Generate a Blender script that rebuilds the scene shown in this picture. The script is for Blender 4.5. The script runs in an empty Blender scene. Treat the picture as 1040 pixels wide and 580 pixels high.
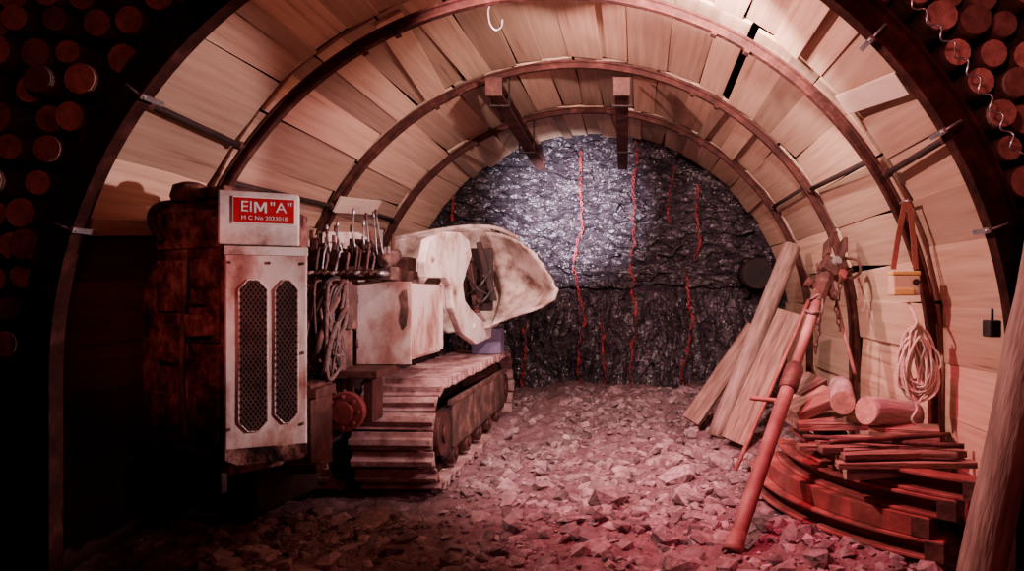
import bpy, bmesh, math, random
from mathutils import Vector, Matrix, noise
random.seed(11)
C = bpy.context.scene.collection
PI = math.pi
F, VX, VY, H = 693.0, 644.0, 298.0, 1.42      # lens in pixels, vanishing point of the tunnel, eye height
def P(px, py, Y): return Vector(((px-VX)*Y/F, Y, H-(py-VY)*Y/F))
V = Vector
# ------------------------------------------------------------------ materials
def M(name, stops, scale=5, stretch=(1,1,1), rough=.75, metal=0, bump=.25, bscale=None, island=0, detail=8, spec=.4, objrand=0):
    m = bpy.data.materials.new(name); m.use_nodes = True
    n = m.node_tree.nodes; l = m.node_tree.links; b = n['Principled BSDF']
    tc = n.new('ShaderNodeTexCoord'); mp = n.new('ShaderNodeMapping'); mp.inputs['Scale'].default_value = stretch
    l.new(tc.outputs['Object'], mp.inputs['Vector'])
    geo = n.new('ShaderNodeNewGeometry'); oi = n.new('ShaderNodeObjectInfo')
    rnd = geo.outputs['Random Per Island'] if island else oi.outputs['Random']
    mul = n.new('ShaderNodeMath'); mul.operation = 'MULTIPLY'; mul.inputs[1].default_value = 37.0; l.new(rnd, mul.inputs[0])
    l.new(mul.outputs[0], mp.inputs['Location'])
    nz = n.new('ShaderNodeTexNoise'); nz.inputs['Scale'].default_value = scale; nz.inputs['Detail'].default_value = detail
    nz.inputs['Roughness'].default_value = .62
    l.new(mp.outputs[0], nz.inputs['Vector'])
    cr = n.new('ShaderNodeValToRGB'); e = cr.color_ramp.elements
    e[0].position = stops[0][0]; e[0].color = (*stops[0][1], 1)
    e[1].position = stops[-1][0]; e[1].color = (*stops[-1][1], 1)
    for p, c in stops[1:-1]:
        x = e.new(p); x.color = (*c, 1)
    l.new(nz.outputs['Fac'], cr.inputs['Fac'])
    col = cr.outputs['Color']
    amt = island or objrand
    if amt:
        mr = n.new('ShaderNodeMapRange'); mr.inputs['To Min'].default_value = 1-amt; mr.inputs['To Max'].default_value = 1+amt*.45
        l.new(rnd, mr.inputs['Value'])
        hs = n.new('ShaderNodeHueSaturation'); l.new(mr.outputs[0], hs.inputs['Value']); l.new(col, hs.inputs['Color']); col = hs.outputs['Color']
    l.new(col, b.inputs['Base Color'])
    b.inputs['Roughness'].default_value = rough; b.inputs['Metallic'].default_value = metal
    b.inputs['Specular IOR Level'].default_value = spec
    if bump:
        nb = n.new('ShaderNodeTexNoise'); nb.inputs['Scale'].default_value = bscale or scale*3; nb.inputs['Detail'].default_value = 8
        l.new(mp.outputs[0], nb.inputs['Vector'])
        bp = n.new('ShaderNodeBump'); bp.inputs['Strength'].default_value = bump; bp.inputs['Distance'].default_value = .03
        l.new(nb.outputs['Fac'], bp.inputs['Height']); l.new(bp.outputs[0], b.inputs['Normal'])
    return m
m_plank = M('plank_wood', [(.26,(.20,.105,.07)),(.38,(.48,.305,.21)),(.60,(.59,.405,.29)),(.78,(.67,.475,.35))], 2.6, (9,.35,9), .76, bump=.07, island=.48)
m_plankshade = M('shaded_plank_wood', [(.25,(.026,.011,.010)),(.42,(.06,.025,.022)),(.75,(.10,.045,.038))], 2.2, (5,.45,5), .9, bump=.1, island=.5, spec=.15)  # shade of the lower left wall, put into the plank colour
m_plank_l = M('loose_plank_wood', [(.25,(.30,.22,.18)),(.42,(.55,.44,.36)),(.75,(.68,.57,.48))], 2.2, (5,.45,5), .72, bump=.06)
m_timber = M('timber', [(.3,(.08,.036,.030)),(.48,(.21,.11,.086)),(.72,(.37,.235,.19))], 3.5, (7,.7,7), .8, bump=.45, objrand=.5)
m_log = M('log_bark', [(.3,(.13,.070,.060)),(.55,(.31,.19,.16)),(.75,(.42,.29,.25))], 4, (6,.8,6), .8, bump=.35)
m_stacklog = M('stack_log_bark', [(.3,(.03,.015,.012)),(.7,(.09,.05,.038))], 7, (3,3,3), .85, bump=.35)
m_stackend = M('stack_log_end', [(.3,(.20,.10,.08)),(.55,(.44,.24,.19)),(.75,(.58,.37,.31))], 12, rough=.85, bump=.3, objrand=.65)
m_endc = M('log_cut_end', [(.3,(.26,.15,.11)),(.6,(.46,.30,.23)),(.75,(.55,.38,.31))], 14, rough=.8, bump=.2)
m_greylog = M('weathered_log', [(.3,(.19,.14,.13)),(.6,(.38,.31,.28)),(.75,(.46,.39,.36))], 5, (5,.8,5), .8, bump=.3)
m_rust = M('rusty_steel', [(.3,(.030,.013,.012)),(.55,(.085,.032,.026)),(.75,(.17,.07,.052))], 9, rough=.62, metal=.25, bump=.25)
m_rib = M('arch_steel', [(.3,(.024,.009,.009)),(.55,(.070,.023,.019)),(.75,(.15,.056,.045))], 9, rough=.8, metal=.1, bump=.4, spec=.2)
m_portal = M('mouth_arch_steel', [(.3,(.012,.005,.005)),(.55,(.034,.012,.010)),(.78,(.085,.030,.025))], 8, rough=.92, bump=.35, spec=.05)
m_darkrust = M('dark_rust', [(.3,(.012,.007,.007)),(.6,(.030,.014,.012)),(.78,(.065,.028,.022))], 7, rough=.75, metal=.1, bump=.25)
m_seg = M('dusty_oxide_steel', [(.25,(.10,.022,.021)),(.5,(.21,.046,.042)),(.66,(.28,.085,.078)),(.82,(.36,.18,.165))], 6, rough=.62, metal=.1, bump=.2)
m_prop = M('dusty_red_paint', [(.25,(.11,.040,.036)),(.5,(.22,.085,.075)),(.78,(.33,.18,.16))], 5, (1,1,1), rough=.65, metal=.15, bump=.10, bscale=40)
m_mud = M('muddy_body', [(.3,(.022,.013,.011)),(.5,(.085,.042,.034)),(.68,(.22,.125,.10))], 6, rough=.8, bump=.35)
m_house = M('rusty_muddy_housing', [(.36,(.014,.007,.006)),(.47,(.075,.028,.023)),(.56,(.19,.085,.070)),(.70,(.34,.21,.185))], 7, rough=.9, bump=.8, spec=.2)
m_white = M('dirty_white_paint', [(.30,(.16,.07,.05)),(.40,(.50,.38,.33)),(.54,(.74,.69,.64)),(.8,(.80,.77,.73))], 4.5, rough=.6, bump=.12)
m_white2 = M('rust_stained_white_paint', [(.33,(.20,.06,.045)),(.45,(.44,.28,.235)),(.56,(.66,.58,.53)),(.8,(.75,.70,.65))], 3.8, (1,1,.6), rough=.6, bump=.15)
m_bucket = M('bucket_steel', [(.30,(.10,.055,.045)),(.43,(.32,.235,.20)),(.55,(.54,.46,.42)),(.8,(.66,.60,.56))], 5, (1,1,1), rough=.5, metal=.1, bump=.3, bscale=8)
m_black = M('black_rubber', [(.3,(.012,.011,.011)),(.7,(.035,.03,.03))], 12, rough=.45, bump=.05)
m_void = M('grille_dark', [(.3,(.008,.007,.007)),(.7,(.02,.015,.015))], 12, rough=.9, bump=0)
m_lattice = M('grille_wire', [(.3,(.06,.035,.03)),(.7,(.16,.09,.075))], 12, rough=.6, metal=.3, bump=0)
m_steel = M('worn_steel', [(.3,(.22,.21,.22)),(.7,(.48,.47,.48))], 14, rough=.38, metal=.7, bump=.1)
m_track = M('track_steel', [(.28,(.10,.045,.043)),(.44,(.26,.145,.136)),(.60,(.42,.285,.27)),(.78,(.54,.41,.39))], 7, rough=.78, metal=.05, bump=.4)
m_signred = M('sign_red', [(.3,(.40,.005,.014)),(.7,(.47,.008,.020))], 20, rough=.4, bump=0)
m_signwhite = M('sign_white', [(.3,(.75,.72,.7)),(.7,(.8,.78,.76))], 20, rough=.5, bump=0)
m_violet = M('violet_grey_paint', [(.3,(.10,.09,.16)),(.7,(.20,.18,.28))], 8, rough=.6, bump=.1)
m_yellow = M('yellow_case', [(.3,(.56,.48,.10)),(.7,(.74,.66,.20))], 9, rough=.5, bump=.05)
m_palegrey = M('pale_case', [(.3,(.50,.48,.30)),(.7,(.68,.66,.42))], 9, rough=.5, bump=.05)
m_strap = M('red_brown_strap', [(.3,(.22,.07,.05)),(.7,(.34,.13,.09))], 20, rough=.8, bump=.1)
m_rope = M('pale_rope', [(.3,(.56,.51,.41)),(.7,(.80,.76,.63))], 60, rough=.85, bump=.4)
m_rag = M('dusty_hose', [(.3,(.06,.03,.028)),(.55,(.13,.08,.072)),(.75,(.25,.18,.165))], 22, rough=.8, bump=.4)
m_redchain = M('red_paint', [(.43,(.045,.014,.018)),(.50,(.32,.02,.028)),(.66,(.64,.05,.06))], 9, rough=.5, bump=0)
m_coal = M('coal', [(.3,(.017,.012,.016)),(.55,(.044,.033,.042)),(.75,(.12,.094,.112))], 8, (1,1,2.0), rough=.30, bump=.45, bscale=28, spec=.75, detail=12)
m_stone = M('stone', [(.3,(.11,.066,.068)),(.55,(.26,.18,.185)),(.75,(.44,.345,.352))], 10, rough=.88, bump=.4, island=.64)
m_rock = M('rock', [(.3,(.13,.08,.083)),(.55,(.30,.21,.217)),(.75,(.48,.38,.388))], 3, rough=.88, bump=.5, objrand=.45)
m_dirt = M('dirt', [(.3,(.080,.042,.045)),(.55,(.17,.10,.106)),(.75,(.29,.20,.207))], 9, rough=.94, bump=.9, bscale=34, spec=.15)
# ------------------------------------------------------------------ mesh builder
W = {}
def wo(o): return W[o.name]
def put(o, name, parent, origin):
    C.objects.link(o); W[o.name] = origin.copy()
    if parent is not None:
        o.parent = parent
        if parent.rotation_euler[:]!=(0,0,0):
            o.matrix_parent_inverse=(Matrix.Translation(wo(parent))@parent.rotation_euler.to_matrix().to_4x4()).inverted(); o.location=origin
        else: o.location = origin - wo(parent)
    else: o.location = origin
class MB:
    def __init__(s): s.v=[]; s.f=[]; s.s=[]
    def add(s, vs, fs, sm=False):
        k=len(s.v); s.v += [V(p) for p in vs]; s.f += [tuple(i+k for i in f) for f in fs]; s.s += [sm]*len(fs)
    def box(s, c, d, rot=None):
        c=V(c); q=[]
        for z in (-1,1):
            for x,y in ((-1,-1),(1,-1),(1,1),(-1,1)): q.append(V((x*d[0]/2, y*d[1]/2, z*d[2]/2)))
        if rot is not None: q=[rot@p for p in q]
        s.add([c+p for p in q], [(3,2,1,0),(4,5,6,7),(0,1,5,4),(1,2,6,5),(2,3,7,6),(3,0,4,7)])
    def mm(s, a, b): s.box(((a[0]+b[0])/2,(a[1]+b[1])/2,(a[2]+b[2])/2),(abs(b[0]-a[0]),abs(b[1]-a[1]),abs(b[2]-a[2])))
    def beam(s, a, b, w, h, up=V((0,0,1))):
        a=V(a); b=V(b); s.box((a+b)/2,(w,(b-a).length,h),frame(a,b,up))
    def tube(s, pts, r, n=10, closed=False, sm=True):
        pts=[V(p) for p in pts]; N=len(pts); R = r if isinstance(r,(list,tuple)) else [r]*N
        up=None; vs=[]
        for i,p in enumerate(pts):
            a = pts[(i-1)%N] if (closed or i>0) else p; b = pts[(i+1)%N] if (closed or i<N-1) else p
            t=(b-a)
            if t.length<1e-7: t=(pts[-1]-pts[0])
            t.normalize()
            if up is None: up = V((0,0,1)) if abs(t.z)<.9 else V((1,0,0))
            x=t.cross(up)
            if x.length<1e-5: x=t.cross(V((.3,.8,.2)))
            x.normalize(); up=x.cross(t).normalized()
            for k in range(n):
                an=2*PI*k/n; vs.append(p+(x*math.cos(an)+up*math.sin(an))*R[i])
        fs=[]
        for i in range(N if closed else N-1):
            j=(i+1)%N
            for k in range(n): fs.append((i*n+k, i*n+(k+1)%n, j*n+(k+1)%n, j*n+k))
        s.add(vs,fs,sm)
        if not closed:
            k=len(s.v)-len(vs)
            s.f += [tuple(k+q for q in reversed(range(n))), tuple(k+(N-1)*n+q for q in range(n))]; s.s += [False,False]
    def cyl(s, a, b, r, n=16, r2=None): s.tube([a,b],[r, r if r2 is None else r2],n)
    def prism(s, poly, vec):
        poly=[V(p) for p in poly]; n=len(poly); vec=V(vec)
        s.add(poly+[p+vec for p in poly], [tuple(reversed(range(n))), tuple(range(n,2*n))]+[(i,(i+1)%n,n+(i+1)%n,n+i) for i in range(n)])
    def sweep(s, pts, ups, prof, sm=False):
        N=len(pts); n=len(prof); vs=[]
        for i in range(N):
            t=(pts[min(i+1,N-1)]-pts[max(i-1,0)]).normalized(); u=V(ups[i]); x=t.cross(u).normalized()
            for a,b in prof: vs.append(pts[i]+x*a+u*b)
        fs=[(i*n+k, i*n+(k+1)%n, (i+1)*n+(k+1)%n, (i+1)*n+k) for i in range(N-1) for k in range(n)]
        fs += [tuple(reversed(range(n))), tuple((N-1)*n+k for k in range(n))]
        s.add(vs,fs,sm)
    def torus(s, c, ax, R, r, n=20, m=8):
        ax=V(ax).normalized(); x=ax.orthogonal().normalized(); y=ax.cross(x)
        s.tube([V(c)+x*R*math.cos(2*PI*k/n)+y*R*math.sin(2*PI*k/n) for k in range(n)], r, m, closed=True)
    def build(s, name, mat, parent=None, bevel=0, origin=None, rot=None):
        me=bpy.data.meshes.new(name)
        lo=V([min(p[i] for p in s.v) for i in range(3)]); hi=V([max(p[i] for p in s.v) for i in range(3)])
        og = V(origin) if origin is not None else ((lo+hi)/2 if parent is not None else V(((lo.x+hi.x)/2,(lo.y+hi.y)/2,lo.z)))
        q=[p-og for p in s.v]
        if rot is not None: inv=rot.transposed(); q=[inv@p for p in q]
        me.from_pydata(q,[],s.f); me.polygons.foreach_set('use_smooth', s.s)
        bm=bmesh.new(); bm.from_mesh(me); bmesh.ops.recalc_face_normals(bm, faces=bm.faces); bm.to_mesh(me); bm.free()
        me.materials.append(mat)
        o=bpy.data.objects.new(name, me); put(o, name, parent, og)
        if rot is not None: o.rotation_euler=rot.to_euler()
        if bevel:
            b=o.modifiers.new('bevel','BEVEL'); b.width=bevel; b.segments=2; b.limit_method='ANGLE'
        return o
def frame(a,b,up=V((0,0,1))):
    t=(V(b)-V(a)).normalized(); x=t.cross(V(up))
    if x.length<1e-4: x=t.cross(V((1,0,0)))
    x.normalize(); u=x.cross(t).normalized()
    return Matrix((x,t,u)).transposed()
def one(fn, *a, **k):
    m=MB(); getattr(m,fn)(*a,**k); return m
def tag(o, label=None, cat=None, group=None, kind=None):
    if label: o['label']=label
    if cat: o['category']=cat
    if group: o['group']=group
    if kind: o['kind']=kind
    return o
def thing(name, label, cat, loc, group=None):
    o=bpy.data.objects.new(name,None); o.empty_display_size=.1; put(o,name,None,V(loc)); return tag(o,label,cat,group)
def spline(pts, n=8):
    pts=[V(p) for p in pts]; q=[pts[0]*2-pts[1]]+pts+[pts[-1]*2-pts[-2]]; out=[]
    for i in range(1,len(q)-2):
        a,b,c,d=q[i-1:i+3]
        for k in range(n):
            t=k/n; out.append(.5*((2*b)+(c-a)*t+(2*a-5*b+4*c-d)*t*t+(3*b-a-3*c+d)*t**3))
    out.append(pts[-1]); return out
# ------------------------------------------------------------------ the tunnel
X0, ZC, R = -.505, 1.0, 2.4
LEN = 2*ZC + PI*R
def arch(s, r, y):
    if s<ZC: return V((X0+r,y,s)), V((1,0,0))
    if s>ZC+PI*R: return V((X0-r,y,LEN-s)), V((-1,0,0))
    a=(s-ZC)/R; return V((X0+r*math.cos(a),y,ZC+r*math.sin(a))), V((math.cos(a),0,math.sin(a)))
def ang(deg): return ZC+R*math.radians(deg)
RY=[3.43,4.38,6.0,7.5,8.85]
def iprof(w,d,t):
    h=t/2; w/=2
    return [(-w,0),(w,0),(w,t),(h,t*1.4),(h,d-t*1.4),(w,d-t),(w,d),(-w,d),(-w,d-t),(-h,d-t*1.4),(-h,t*1.4),(-w,t)]
def rib(i, label, w, d, mat, drop=0):
    t=thing('steel_arch', label, 'steel arch', (X0,RY[i],0), 'steel arches of the tunnel')
    S=[LEN*k/96 for k in range(97)]; D=V((0,0,drop))
    q=[arch(s,R,RY[i]) for s in S]
    one('sweep',[a-D for a,b in q],[b for a,b in q],iprof(w,d,.013)).build('arch_beam',mat,t)
    for dg in (62,118):
        for e in (-1,1):
            c=MB()
            p,n=arch(ang(dg)+e*.12,R-.010,RY[i]); tn=V((-n.z,0,n.x))
            rot=Matrix((tn,V((0,1,0)),n)).transposed(); c.box(p-D,(.04,w+.02,.018),rot)
            c.build('joint_clamp',mat,t,.004)
    return t
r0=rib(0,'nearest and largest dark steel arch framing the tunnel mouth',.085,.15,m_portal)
rib(1,'second steel arch, holding the hanging yellow case and rope',.048,.07,m_rib,.085)
rib(2,'third steel arch, from which two ceiling beams start',.048,.065,m_rib)
rib(3,'deepest steel arch, nearest the black coal face',.048,.065,m_rib)
for dg in (18,31,45,144,162):
    p,n=arch(ang(dg),R-.03,RY[0]-.02); m=MB(); tn=V((-n.z,0,n.x))
    m.tube(spline([p-n*.02-V((0,.05,0)),p-V((0,.07,0))+n*.04,p+V((0,-.05,0))+n*.10]),.007,8)
    m.beam(p-V((0,.07,0))-n*.005,p+V((0,.09,0))-n*.005,.026,.014,n)
    m.build('hook_bolt',m_steel,r0)
# lagging boards
parts={'wall_right':MB(),'wall_left':MB(),'ceiling':MB()}
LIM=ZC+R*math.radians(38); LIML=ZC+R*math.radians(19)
for b in range(4):
    y0,y1=RY[b]+.01,RY[b+1]-.01
    if b==0: y0+=.06
    s=0.02; gap=False
    while s<LEN-.05:
        w=random.uniform(.19,.34)
        if s<LIM or s>LEN-LIM: w=random.uniform(.26,.38)
        mid=s+w/2; dg=math.degrees((mid-ZC)/R)
        s+=w+random.choice([0,.0,.005,.010,.015])
        if b==1 and dg>52 and not gap: s+=.065; gap=True
        rr=R+.088+random.uniform(0,.024)
        p,n=arch(mid,rr,(y0+y1)/2); tn=V((-n.z,0,n.x))
        rot=Matrix((tn,V((0,1,0)),n)).transposed()
        rot=rot@Matrix.Rotation(math.radians(random.gauss(0,.8)),3,'Z')@Matrix.Rotation(math.radians(random.gauss(0,2.1)),3,'Y')@Matrix.Rotation(math.radians(random.gauss(0,.3)),3,'X')
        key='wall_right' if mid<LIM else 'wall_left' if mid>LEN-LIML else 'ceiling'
        parts[key].box(p+V((0,random.uniform(-.01,.01),0)),(w*1.06,y1-y0-.02,.026),rot)
        if random.random()<.16 and 22<dg<158:      # a second board lapped over the joint
            p,n=arch(mid+w*.5,rr-.036,(y0+y1)/2)
            parts[key].box(p,(random.uniform(.09,.20),y1-y0-.10,.024),rot@Matrix.Rotation(math.radians(random.gauss(0,2.6)),3,'Z'))
for k,m in parts.items(): tag(m.build(k,m_plankshade if k=='wall_left' else m_plank,None,.003),kind='structure')
# coal face: hacked facets, long across above the ledge, upright below it
def rdg(a,b,c,p=2.2): return (1-min(1,1.6*abs(noise.noise(V((a,b,c))))))**p
def facet(u,v,k,amp,slope):
    ds,ps=noise.voronoi(V((u,v,k))); c=ps[0]; g=noise.cell_vector(c*7.31+V((k,3.3,1.7)))
    return amp*(g.z-.5)+slope*((u-c.x)*(g.x-.5)+(v-c.y)*(g.y-.5))*2
def face_y(x,z):
    d=.20*noise.noise(V((x*.7,z*.8,3)))
    wx=x+.10*noise.noise(V((x*1.9,z*1.9,11))); wz=z+.07*noise.noise(V((x*1.6,z*1.5,21)))+.025*noise.noise(V((x*6,z*6,41)))
    zl=1.50+.09*noise.noise(V((x*1.3,4,4)))+.04*noise.noise(V((x*5,4,14)))
    up=1/(1+math.exp(-(z-zl)/.05))
    r1=wx*.92+wz*.30
    if up>.02: a=facet(r1*3.2,wz*7.2,.5,.085,.10)+facet(r1*7.5,wz*15,2.5,.055,.06)-.045*rdg(wx*3.4-wz*2.2,wz*9+wx*1.6,7.7,1.2)
    else: a=0
    if up<.98: lo=facet(wx*6.5,wz*2.3,4.5,.08,.09)+facet(wx*12,wz*6,6.5,.04,.05)-.05*rdg(wx*9,wz*2.4+wx,3.3,1.4)
    else: lo=0
    d+=a*up+lo*(1-up)
    d+=.014*noise.noise(V((x*17,z*26,2.1)))+.009*noise.noise(V((x*36,z*44,5)))
    if z<zl: d+= .09*math.exp(-((zl-z)/.08)**2) - .10*min(1,(zl-z)/.25)
    return 9.02+d+.04*(x+.5)
mb=MB(); nx,nz=460,330; vs=[]
for j in range(nz+1):
    for i in range(nx+1):
        x=X0-2.75+5.5*i/nx; z=-.3+4.0*j/nz; vs.append(V((x,face_y(x,z),z)))
mb.add(vs,[(j*(nx+1)+i,j*(nx+1)+i+1,(j+1)*(nx+1)+i+1,(j+1)*(nx+1)+i) for j in range(nz) for i in range(nx)],False)
tag(mb.build('wall_back',m_coal),kind='structure')
# floor
def fz(x,y):
    z=.09*noise.noise(V((x*.9,y*.9,0)))+.06*noise.noise(V((x*3,y*3,5)))+.024*noise.noise(V((x*12,y*12,9)))+.012*noise.noise(V((x*30,y*30,2)))
    if y>6.2: z+=.24*min(1,(y-6.2)/2.4)
    return z-.03
mb=MB(); nx,ny=300,340; vs=[]
for j in range(ny+1):
    for i in range(nx+1):
        x=-4.6+8.6*i/nx; y=-.6+10.2*j/ny; vs.append(V((x,y,fz(x,y))))
mb.add(vs,[(j*(nx+1)+i,j*(nx+1)+i+1,(j+1)*(nx+1)+i+1,(j+1)*(nx+1)+i) for j in range(ny) for i in range(nx)],True)
tag(mb.build('floor',m_dirt,None,origin=(0,0,0)),kind='structure')
# rubble
ico=bmesh.new(); bmesh.ops.create_icosphere(ico,subdivisions=1,radius=1); iv=[v.co.copy() for v in ico.verts]; iff=[tuple(v.index for v in f.verts) for f in ico.faces]; ico.free()
def rock(mb,c,r,fl=.55):
    sc=V((random.uniform(.7,1.5),random.uniform(.6,1.2),random.uniform(.35,.85)*fl/.55))
    rot=Matrix.Rotation(random.uniform(0,6.3),3,'Z')@Matrix.Rotation(random.gauss(0,.32),3,'X')@Matrix.Rotation(random.gauss(0,.32),3,'Y')
    rt2=Matrix.Rotation(random.uniform(0,6.3),3,V((random.random(),random.random(),random.random()+.1)).normalized())
    out=[]
    for p in iv:
        q=rt2@p; k=random.uniform(.7,1.2)
        q=V((max(-.68,min(.68,q.x*k)),max(-.68,min(.68,q.y*k)),max(-.56,min(.56,q.z*k))))
        out.append(c+rot@(V((q.x*sc.x,q.y*sc.y,q.z*sc.z))*r*1.3))
    mb.add(out,iff)
def on_machine(x,y): return x<-1.28 and 4.5<y<7.8
mb=MB()
for k in range(12000):
    y=3.1+5.4*random.random()**1.15; x=random.uniform(-2.9,1.75)
    if on_machine(x,y): continue
    dens=.62+1.4*(noise.noise(V((x*1.5,y*1.5,33)))+.1)
    if random.random()>dens: continue
    r=random.choice([.006,.007,.009,.010,.012,.014,.017,.021,.027,.036,.048,.060])*random.uniform(.7,1.3)
    rock(mb,V((x,y,fz(x,y)+r*.08)),r,.58)
tag(mb.build('rubble',m_stone),'pinkish grey broken stone covering the tunnel floor','rubble',kind='stuff')
protos=[]
for k in range(9):
    m=MB(); rock(m,V((0,0,0)),1,.55 if k<5 else .33); o=m.build('rock',m_rock,None,.02,origin=(0,0,-.16)); protos.append(o)
spots=[]
tries=0
while len(spots)<110 and tries<9000:
    tries+=1
    n0=len(spots)
    if n0<10: y=random.uniform(3.5,5.6); x=random.uniform(-1.7,.6); r=random.uniform(.10,.16)
    else: y=3.35+5.2*random.random()**1.05; x=random.uniform(-2.1,1.0); r=random.uniform(.04,.10)
    if on_machine(x,y) or (x<-1.2 and y>4.3): continue
    if x>.55-r and 3.5<y<5.5: continue
    if math.hypot(x-.52,y-3.72)<r+.12: continue
    if any((x-a)**2+(y-b)**2<(r+c+.01)**2 for a,b,c in spots): continue
    spots.append((x,y,r))
used=set()
for i,(x,y,r) in enumerate(spots):
    k=i%9
    if k in used: o=protos[k].copy(); C.objects.link(o)
    else: o=protos[k]; used.add(k)
    o.location=V((x,y,fz(x,y)-.010)); o.scale=(r,r,r); o.rotation_euler=(random.gauss(0,.16),random.gauss(0,.16),random.uniform(0,6.3))
    tag(o,'angular pinkish grey stone lying loose among the floor rubble','rock','larger stones on the tunnel floor')
# ------------------------------------------------------------------ logs packed outside the arch mouth
n=14
lg=MB(); lg.tube([(0,.004,0),(0,.05,0),(0,.8,0)],[.082,.087,.084],n); L0=lg.build('log',m_stacklog,None,origin=(0,0,0))
ce=MB(); ce.cyl((0,0,0),(0,.004,0),.080,n); cc=ce.build('cut_end',m_stackend,L0)
first=True
for side in (-1,1):
    row=0; z=.83
    while z<3.15:
        x=-3.6+(.095 if row%2 else 0)
        while x<2.35:
            d=math.hypot(x-X0,max(0,z-ZC))
            if d>2.70 and (x-X0)*side>0 and d<3.62 and (z>1.25 or side<0):
                if first: o=L0; first=False
                else:
                    o=L0.copy(); C.objects.link(o); c2=cc.copy(); C.objects.link(c2); c2.parent=o
                s=random.uniform(.78,1.04)
                o.location=(x+random.uniform(-.012,.012),3.5+random.uniform(-.04,.14),z+random.uniform(-.01,.01)); o.scale=(s,1,s*random.uniform(.9,1.02)); o.rotation_euler=(0,random.uniform(0,6),0)
                tag(o,'round log end in the dark stack outside the %s shoulder of the arch'%('left' if side<0 else 'right'),'log','logs stacked %s of the arch mouth'%('left' if side<0 else 'right'))
            x+=.192
        z+=.168; row+=1
wp=[]
for k in range(40):
    a=math.radians(46-k*.55); rr=2.64+.022*math.sin(k*1.5); wp.append(V((X0+rr*math.cos(a),3.36+.01*math.cos(k*1.5),ZC+rr*math.sin(a))))
tag(one('tube',spline(wp,3),.005,6).build('steel_wire',m_steel),'wavy thin bluish wire along the right shoulder of the arch mouth','wire')
# ------------------------------------------------------------------ spacer bars, ceiling beams, hook, loose boards
labs={(0,145):'short dark spacer bar at left between the first two arches',(0,30):'short dark spacer bar at right between the first two arches',
 (1,151):'dark spacer bar at left between second and third arch',(1,33):'dark spacer bar at right between second and third arch',
 (2,150):'dark spacer bar at left between third and deepest arch',(2,34):'dark spacer bar at right between third and deepest arch'}
for (b,dg),lb in labs.items():
    a,_=arch(ang(dg),R+.035,RY[b]+.05); c,_=arch(ang(dg),R+.035,RY[b+1]-.04)
    if b==0: c.z-=.04
    if b==1: a.z-=.04
    t=thing('spacer_bar',lb,'spacer bar',a,'spacer bars between arches')
    one('cyl',a,c,.020,10).build('tube',m_darkrust,t)
    for q,e in ((a,.05),(c,-.05)): one('cyl',q,q+V((0,e,0)),.030,6).build('nut',m_rust,t)
for x0,x1,lb in ((-1.20,-1.15,'left of the two dark steel beams hung below the ceiling'),(-.105,-.14,'right of the two dark steel beams hung below the ceiling')):
    a=V((x0,5.85,3.19)); b=V((x1,8.45,3.01)); t=thing('ceiling_beam',lb,'steel beam',a,'ceiling beams')
    one('sweep',[a,b],[V((0,0,1))]*2,[(p,q-.06) for p,q in iprof(.12,.12,.02)]).build('beam',m_rib,t)
    one('box',a+V((0,-.01,.0)),(.145,.02,.16)).build('end_plate',m_rust,t,.004)
    for y in (6.12,7.62):
        zz=a.z+(b.z-a.z)*(y-a.y)/(b.y-a.y); m=MB()
        for e in (-.08,.08): m.beam((x0+e,y,zz-.07),(x0+e,y,3.36),.012,.05,V((0,1,0)))
        m.box((x0,y,zz-.075),(.18,.05,.014)); m.build('hanger',m_darkrust,t)
p=P(498,4,4.42)
t=thing('wire_hook','thin bluish wire hook hanging from second arch at top','hook',p)
one('tube',spline([p+V((0,0,.06)),p,p+V((-.012,0,-.05)),p+V((.0,0,-.13)),p+V((.035,0,-.17)),p+V((.072,0,-.15)),p+V((.08,0,-.10))]),.006,8).build('hook',m_steel,t)
one('torus',p+V((.0,0,.02)),(0,1,0),.03,.006).build('ring',m_steel,t)
def board(a,b,w,h,up,label,mat=m_timber,name='board',cat='board',group=None):
    return tag(one('beam',a,b,w,h,up).build(name,mat,None,.004,rot=frame(a,b,up)),label,cat,group)
a,n_=arch(ang(38.5),R+.042,3.56); b,_=arch(ang(41.5),R+.037,4.32)
board(a,b,.14,.026,n_,'pale loose board wedged inside the first two arches at upper right',m_plank_l)
a,n_=arch(ang(150),R-.02,5.9); b,_=arch(ang(148),R-.02,6.7)
board(a,b,.15,.028,n_,'short pale board wedged inside third arch at left above the machine',m_plank_l)
c=P(770,278,8.35)
t=thing('air_duct','dark round duct on the right wall near the coal face','duct',c)
m=MB(); m.tube([c,c+V((0,.01,0)),c+V((0,.5,0))],[.17,.18,.18],24); m.build('duct_tube',m_darkrust,t)
one('cyl',c-V((0,.006,0)),c,.155,24).build('duct_opening',m_void,t); one('torus',c,(0,1,0),.175,.010,28,8).build('flange',m_darkrust,t)
m=MB(); m.beam(c+V((.10,.3,-.17)),c+V((.34,.3,-.15)),.04,.03); m.build('bracket',m_darkrust,t)
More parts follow.
